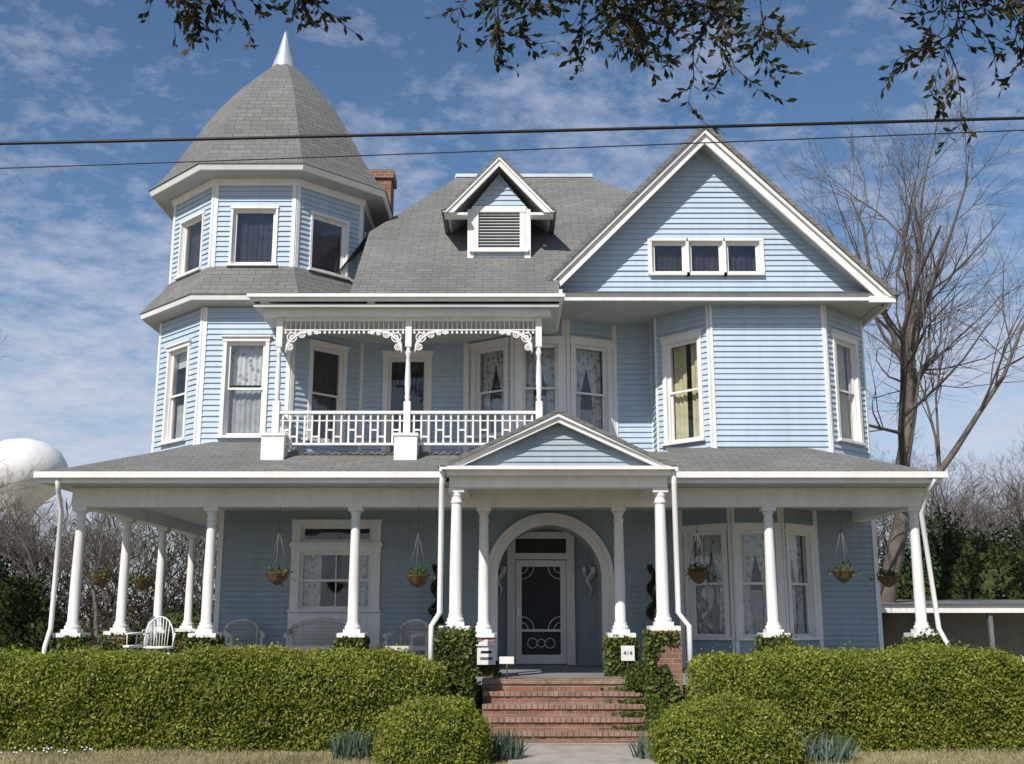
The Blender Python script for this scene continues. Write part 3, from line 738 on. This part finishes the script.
# ---------------------------------------------------------------- foreground oak
oak=MB('oak_limbs'); OC=[];OA=[]
oakroot=empty('oak_tree',(0,0,0))
oak.tube('oakbark',[(7.5,-4,GZ-.1),(7.3,-3.8,2),(7.0,-3.2,4.2),(6.0,-1.8,5.8),(4.4,.5,6.8),(2.6,3,7.2),(0.3,4.8,6.9),(-2.7,5.6,6.5)],[.48,.4,.36,.3,.22,.15,.08,.03],12)
oak.tube('oakbark',[(7.0,-3.2,4.2),(8.0,-1,6.5),(6.5,1.5,7.3),(4.2,4.2,6.8),(2.6,5.6,6.2)],[.3,.24,.16,.08,.03],10)
oak.tube('oakbark',[(7.0,-3.2,4.2),(8.5,-6,8),(10,-8,11)],[.28,.2,.08],10)
rd=random.Random(3)
SCL=.69
def twig(p,d,L,r,lv):
    n=6; pts=[p]; rad=[r]
    for i in range(n):
        d=(d+Vector((rd.gauss(0,.16),rd.gauss(0,.12),rd.gauss(0,.12)))).normalized(); p=p+d*L/n; pts.append(p); rad.append(r*(1-.8*(i+1)/n))
        if lv<2 and rd.random()<.85:
            dd=rot_about(d,rd.uniform(.5,1.0),rd.uniform(0,2*pi)); twig(p,dd,L*rd.uniform(.35,.6),r*.55,lv+1)
        if lv>=1 or i>3:
            for k in range(2 if lv else 1):
                if rd.random()<.62:
                    la=(d+Vector((rd.gauss(0,.6),rd.gauss(0,.6),rd.gauss(0,.5)))).normalized()
                    OC.append(tuple(p+la*.03)); OA.append(tuple(la))
    oak.tube('oakbark',pts,rad,4,cap=False)
def clump(x0,x1,z0,z1,n,y=5.5,zs_=5.82):
    x0*=SCL;x1*=SCL;z0=1.9+(z0-1.9)*SCL;z1=1.9+(z1-1.9)*SCL
    for i in range(n):
        x=rd.uniform(x0,x1); yy=y+rd.uniform(-.35,.35); st=Vector((x+rd.uniform(-.2,.2),yy,zs_))
        en=Vector((x,yy+rd.uniform(-.15,.15),rd.uniform(z0,z1))); v=en-st
        twig(st,v.normalized(),v.length,.010,0)
    oak.tube('oakbark',[(x0-.15,y,zs_+.05),((x0+x1)/2,y+.1,zs_+.18),(x1+.15,y,zs_+.05)],[.015,.03,.02],6)
    oak.tube('oakbark',[((x0+x1)/2,y+.1,zs_+.18),((x0+x1)/2+.3,y-.2,6.75)],[.025,.04],6)
clump(-2.75,-1.75,6.62,6.9,8)
clump(-.1,.7,6.55,6.85,7)
clump(.9,1.95,6.3,6.65,11)
clump(3.7,4.4,6.45,6.8,6)
oak.build(oakroot,uv=False)
quadmesh('leaves',leaves(np.array(OC),.062,.42,np.array(OA)),'oakleaf',oakroot)

# ---------------------------------------------------------------- ground etc
g=MB('ground'); g.poly('ground',[(-400,-200,GZ),(400,-200,GZ),(400,600,GZ),(-400,600,GZ)]); g.build()
p=MB('garden_path'); p.box('conc',-.05,1.82,9.5,16.5,GZ-.05,GZ+.02); p.build()
sw=MB('sidewalk'); sw.box('conc',-60,60,8.0,9.5,GZ-.05,GZ+.024); sw.build()
rdm=MB('road'); rdm.poly('asphalt',[(-80,-4,GZ+.004),(80,-4,GZ+.004),(80,5.9,GZ+.004),(-80,5.9,GZ+.004)]); rdm.box('conc',-80,80,5.9,6.05,GZ-.1,GZ+.12); rdm.build()
n=60000
x=rng.uniform(-9.5,9.5,n); y=rng.uniform(12.6,15.8,n); keep=~((x>-.08)&(x<1.85)); x=x[keep];y=y[keep]; n=len(x)
h=rng.uniform(.02,.075,n)*(1+.4*np.sin(x*1.7)*np.sin(y*2.3)); w=.006; th=rng.uniform(0,6.28,n)
lx=rng.normal(0,.04,n); ly=rng.normal(0,.04,n)
V=np.stack([np.stack([x-w*np.cos(th),y-w*np.sin(th),np.full(n,GZ)],1),np.stack([x+w*np.cos(th),y+w*np.sin(th),np.full(n,GZ)],1),np.stack([x+lx,y+ly,GZ+h],1)],1).reshape(-1,3)
quadmesh('grass',V,'grassb',k=3)
def iris(x,y,n,r,hh=.38):
    V=[]
    for i in range(n):
        a=rd.uniform(0,2*pi);q=r*math.sqrt(rd.random()); bx=x+q*math.cos(a);by=y+q*math.sin(a); h=hh*rd.uniform(.5,1.1); t=rd.uniform(0,2*pi);w=.014
        lx,ly=rd.gauss(0,.10),rd.gauss(0,.10); c,s=math.cos(t)*w,math.sin(t)*w
        V+=[(bx-c,by-s,GZ),(bx+c,by+s,GZ),(bx+lx,by+ly,GZ+h),(bx+lx*.5-c,by+ly*.5-s,GZ+h*.6)]
    quadmesh('iris_plant',np.array(V),'iris')
iris(-2.05,14.9,140,.28); iris(-.12,14.8,150,.28); iris(3.9,14.6,170,.4); iris(1.75,14.8,70,.18)
fl=MB('white_flowers')
for i in range(45):
    xx=rd.uniform(-7.3,-5.4);yy=rd.uniform(14.6,15.3)
    fl.tube('ivy',[(xx,yy,GZ),(xx,yy,GZ+.10)],.003,3,cap=False); fl.lathe('petal',xx,yy,[(.005,GZ+.09),(.018,GZ+.105),(.0,GZ+.11)],6)
fl.build(uv=False)

# ---------------------------------------------------------------- porch things
def basket(x,y,z):
    root=MB('hanging_basket')
    root.lathe('coir',x,y,[(.0,z-.2),(.07,z-.17),(.14,z-.1),(.19,z),(.2,z+.01),(.17,z+.012)],14)
    for k in range(3):
        a=2*pi*k/3+.5; root.tube('wire',[(x+.19*math.cos(a),y+.19*math.sin(a),z),(x,y,z+.72)],.007,4)
    root.tube('wire',[(x,y,z+.72),(x,y,3.74)],.006,4)
    o=root.build(uv=False)
    m_=rd.randint(120,300); C=np.array([x,y,z+.03])+rng.normal(size=(m_,3))*np.array([.10,.10,.05]); C[:,2]-=.8*np.maximum(0,np.hypot(C[:,0]-x,C[:,1]-y)-.16)
    quadmesh('plant',leaves(C,.06,.5),'ivy',o)
for q in((-3.97,18.9,2.6),(-1.60,18.9,2.56),(3.16,18.9,2.62),(5.62,18.9,2.64),(-7.37,20.0,2.6),(-7.37,22.3,2.6),(6.87,20.4,2.6)): basket(*q)
def topiary(x,y):
    o=MB('spiral_topiary'); o.lathe('terra',x,y,[(.13,.92),(.19,1.2),(.2,1.22),(.17,1.22)],14)
    o.tube('wood',[(x,y,1.2),(x,y,2.8)],.018,6); o=o.build(uv=False)
    m_=3500; t=rng.uniform(0,1,m_); a=t*2*pi*3.5; rr=.10*(1-.55*t)
    C=np.stack([x+rr*np.cos(a),y+rr*np.sin(a),1.35+1.5*t],1)+unit(m_)*(.10*(1-.4*t))[:,None]*rng.uniform(.5,1,(m_,1))
    quadmesh('foliage',leaves(C,.04,.5),'ever',o)
topiary(-1.46,21.6); topiary(2.72,21.6)
def windsor(x,y,rot,name='spindle_chair',mat='white',w=.25):
    o=MB(name)
    o.lathe(mat,0,0,[(.0,.42),(w,.42),(w+.01,.44),(w,.46)],18)
    for sx,sy in((-1,-1),(1,-1),(-1,1),(1,1)): o.tube(mat,[(sx*.15,sy*.15,.42),(sx*.23,sy*.23,0)],[.02,.013],8)
    pts=[];n=14
    for i in range(n+1):
        a=pi*i/n; pts.append((-math.cos(a)*.24,.2+.06*math.sin(a),.46+.5*math.sin(a)**.7))
    o.tube(mat,pts,.016,8)
    for i in range(1,8):
        xx=-.21+.42*i/8; hh=.5*math.sqrt(max(0,1-(xx/.24)**2))**.7
        o.tube(mat,[(xx*.85,.18,.46),(xx,.2+.06*hh*2,.46+hh)],.008,6)
    o.tube(mat,[(-.24,.15,.68),(-.26,-.15,.66)],.015,6); o.tube(mat,[(.24,.15,.68),(.26,-.15,.66)],.015,6)
    for sx in(-1,1): o.tube(mat,[(sx*.25,-.12,.66),(sx*.22,-.12,.45)],.01,6)
    b=o.build(uv=False); b.location=(x,y,.92); b.rotation_euler=(0,0,rot)
windsor(-6.15,19.7,.3); windsor(-6.75,20.4,-.9)
def wicker(x,y,rot,w,name):
    o=MB(name); mt='wicker'
    o.box(mt,-w/2,w/2,-.28,.25,.36,.44)
    for sx in(-1,1):
        for yy in(-.25,.24): o.tube(mt,[(sx*(w/2-.03),yy,0),(sx*(w/2-.03),yy,.62 if yy<0 else .8)],.025,8)
        o.tube(mt,[(sx*(w/2),-.28,.62),(sx*(w/2+.02),0,.66),(sx*(w/2),.26,.72)],.04,8)
    n=16;pts=[(-w/2,.27,.6)]
    for i in range(n+1):
        a=pi*i/n; pts.append((-math.cos(a)*w/2,.27+.04*math.sin(a),.7+.2*math.sin(a)))
    pts.append((w/2,.27,.6)); o.tube(mt,pts,.035,8)
    k=int(w/.045)
    for i in range(1,k):
        xx=-w/2+w*i/k; hh=.7+.2*math.sqrt(max(0,1-(2*xx/w)**2)); o.tube(mt,[(xx,.25,.42),(xx,.29,hh)],.009,5)
    for j in range(6): zz=.48+.07*j; o.tube(mt,[(-w/2,.27,zz),(w/2,.27,zz)],.008,5)
    b=o.build(uv=False); b.location=(x,y,.92); b.rotation_euler=(0,0,rot)
wicker(-3.6,21.2,0,1.2,'wicker_settee'); wicker(-1.95,20.9,-.5,.62,'wicker_chair'); wicker(-5.05,21.3,.4,.62,'wicker_chair')
mbx=MB('mailbox'); x,y=-.42,18.6
mbx.box('white',x-.15,x+.15,y-.1,y+.05,1.12,1.42); mbx.extr('white',[(x-.17,1.42),(x+.17,1.42),(x+.17,1.45),(x,1.52),(x-.17,1.45)],y-.13,y+.06)
mbx.box('black',x-.09,x+.09,y-.104,y-.099,1.3,1.34); mbx.box('wire',x-.1,x+.1,y-.106,y-.0985,1.2,1.24); mbx.build(uv=False)
sg=MB('yard_sign'); sg.box('white',-.2,0.03,17.9,17.915,1.16,1.27); sg.tube('wood',[(-.08,17.92,.92),(-.08,17.92,1.22)],.012,6); sg.build(uv=False)
hn=MB('house_number_sign'); hn.box('white',1.79,2.01,18.57,18.59,1.18,1.42); hn.tube('wire',[(1.9,18.60,.92),(1.9,18.60,1.3)],.012,6); hno=hn.build(uv=False)
tx=bpy.data.curves.new('number_text','FONT'); tx.body='414'; tx.size=.10; tx.align_x='CENTER'; tx.extrude=.002; tx.materials.append(M['black'])
to=bpy.data.objects.new('number_text',tx); COL.objects.link(to); to.parent=hno; to.location=(1.9,18.566,1.27); to.rotation_euler=(pi/2,0,0)
def cable(name,z0,z1,y,r,x0=-26,x1=26):
    o=MB(name); pts=[]
    for i in range(41):
        t=i/40; xx=x0+(x1-x0)*t; pts.append((xx,y,z0+(z1-z0)*t+ .00035*(xx*xx)))
    o.tube('black',pts,r,6); o.build(uv=False)
cable('utility_cable',5.83,7.22,10,.016); cable('utility_cable',5.43,7.50,10.3,.006)
for xx,top in((-26,8.6),(26,8.6)):
    o=MB('utility_pole'); o.lathe('wood',xx,10.1,[(.16,GZ-.1),(.11,top)],12); o.box('wood',xx-.06,xx+.06,9.1,11.1,top-.7,top-.58); o.build(uv=False)
wt=MB('water_tower'); c=(-52.8,118)
wt.lathe('white',c[0],c[1],[(1.4,GZ),(.9,3),(.9,11),(2.0,13.4),(4.0,15.2),(4.7,16.8),(4.5,18.1),(3.7,19.4),(2.2,20.3),(.4,20.7)],32); wt.build(uv=False)
nc=MB('neighbour_carport'); nc.box('white',9.6,19,30,30.08,1.98,2.2); nc.box('soffit',9.6,19,30.08,33.5,2.1,2.16)
nc.poly('shingle',[(9.5,29.9,2.205),(19.1,29.9,2.205),(19.1,34,2.38),(9.5,34,2.38)])
for xx in(9.8,12.8,15.8,18.8): nc.box('ledge',xx-.05,xx+.05,30.0+.081,30.18,GZ,2.1)
nc.box('ledge',9.6,19,31.9,32,GZ,2.1); nc.build()
pf=MB('picket_fence')
for i in range(60):
    xx=8.0+i*.11; pf.extr('white',[(xx,GZ),(xx+.07,GZ),(xx+.07,1.12),(xx+.035,1.2),(xx,1.12)],20.0,20.02)
for z in(.4,.95): pf.box('white',7.95,14.7,20.021,20.06,z,z+.07)
pf.build(uv=False)

# ---------------------------------------------------------------- light, sky, camera
el=math.radians(42); az=math.radians(208)   # azimuth clockwise from +Y
sd=Vector((math.sin(az)*math.cos(el),math.cos(az)*math.cos(el),math.sin(el)))
L=bpy.data.lights.new('sun','SUN'); L.energy=4.8; L.angle=math.radians(.5); L.color=(1,.955,.88)
lo=bpy.data.objects.new('sun',L); COL.objects.link(lo); lo.location=(-10,-20,30); lo.rotation_euler=(-sd).to_track_quat('-Z','Y').to_euler()
w=bpy.data.worlds.new('World'); S.world=w; w.use_nodes=True; nt=w.node_tree; bg=nt.nodes['Background']
sk=nt.nodes.new('ShaderNodeTexSky'); sk.sky_type='NISHITA'; sk.sun_disc=False; sk.sun_elevation=el; sk.sun_rotation=az
sk.air_density=1.0; sk.dust_density=.4; sk.ozone_density=2.5
tc=nt.nodes.new('ShaderNodeTexCoord'); sp=nt.nodes.new('ShaderNodeSeparateXYZ'); nt.links.new(tc.outputs['Generated'],sp.inputs[0])
def mth(op,a,b=None):
    q=nt.nodes.new('ShaderNodeMath'); q.operation=op
    for i,vv in enumerate((a,b)):
        if vv is None: continue
        if isinstance(vv,(int,float)): q.inputs[i].default_value=vv
        else: nt.links.new(vv,q.inputs[i])
    return q.outputs[0]
zc=mth('ADD',mth('MAXIMUM',sp.outputs[2],0),.16)
cb=nt.nodes.new('ShaderNodeCombineXYZ'); nt.links.new(mth('DIVIDE',sp.outputs[0],zc),cb.inputs[0]); nt.links.new(mth('DIVIDE',sp.outputs[1],zc),cb.inputs[1])
n1=noise(nt,3.2,6,cb.outputs[0],.62,.4); n2=noise(nt,.9,3,cb.outputs[0],.5,.2); n3=noise(nt,17,4,cb.outputs[0],.65)
s=mth('ADD',mth('MULTIPLY',n1,.40),mth('ADD',mth('MULTIPLY',n2,.34),mth('MULTIPLY',n3,.28)))
s=mth('ADD',s,mth('MULTIPLY',mth('SUBTRACT',.40,sp.outputs[2]),.50))
cf=ramp(nt,s,[(.48,0.0),(.60,.5),(.73,.92)])
hs=nt.nodes.new('ShaderNodeHueSaturation'); hs.inputs['Saturation'].default_value=1.1; hs.inputs['Value'].default_value=1.12
nt.links.new(sk.outputs[0],hs.inputs['Color'])
col=mixc(nt,cf,hs.outputs[0],(6.4,6.7,8.0))
nt.links.new(col,bg.inputs[0]); bg.inputs[1].default_value=.095
cam=bpy.data.cameras.new('camera'); cam.sensor_width=36; cam.lens=36*1100/1024; cam.clip_end=2000
co=bpy.data.objects.new('camera',cam); COL.objects.link(co); co.location=(0,0,1.9); co.rotation_euler=(math.radians(102),0,0)
S.camera=co
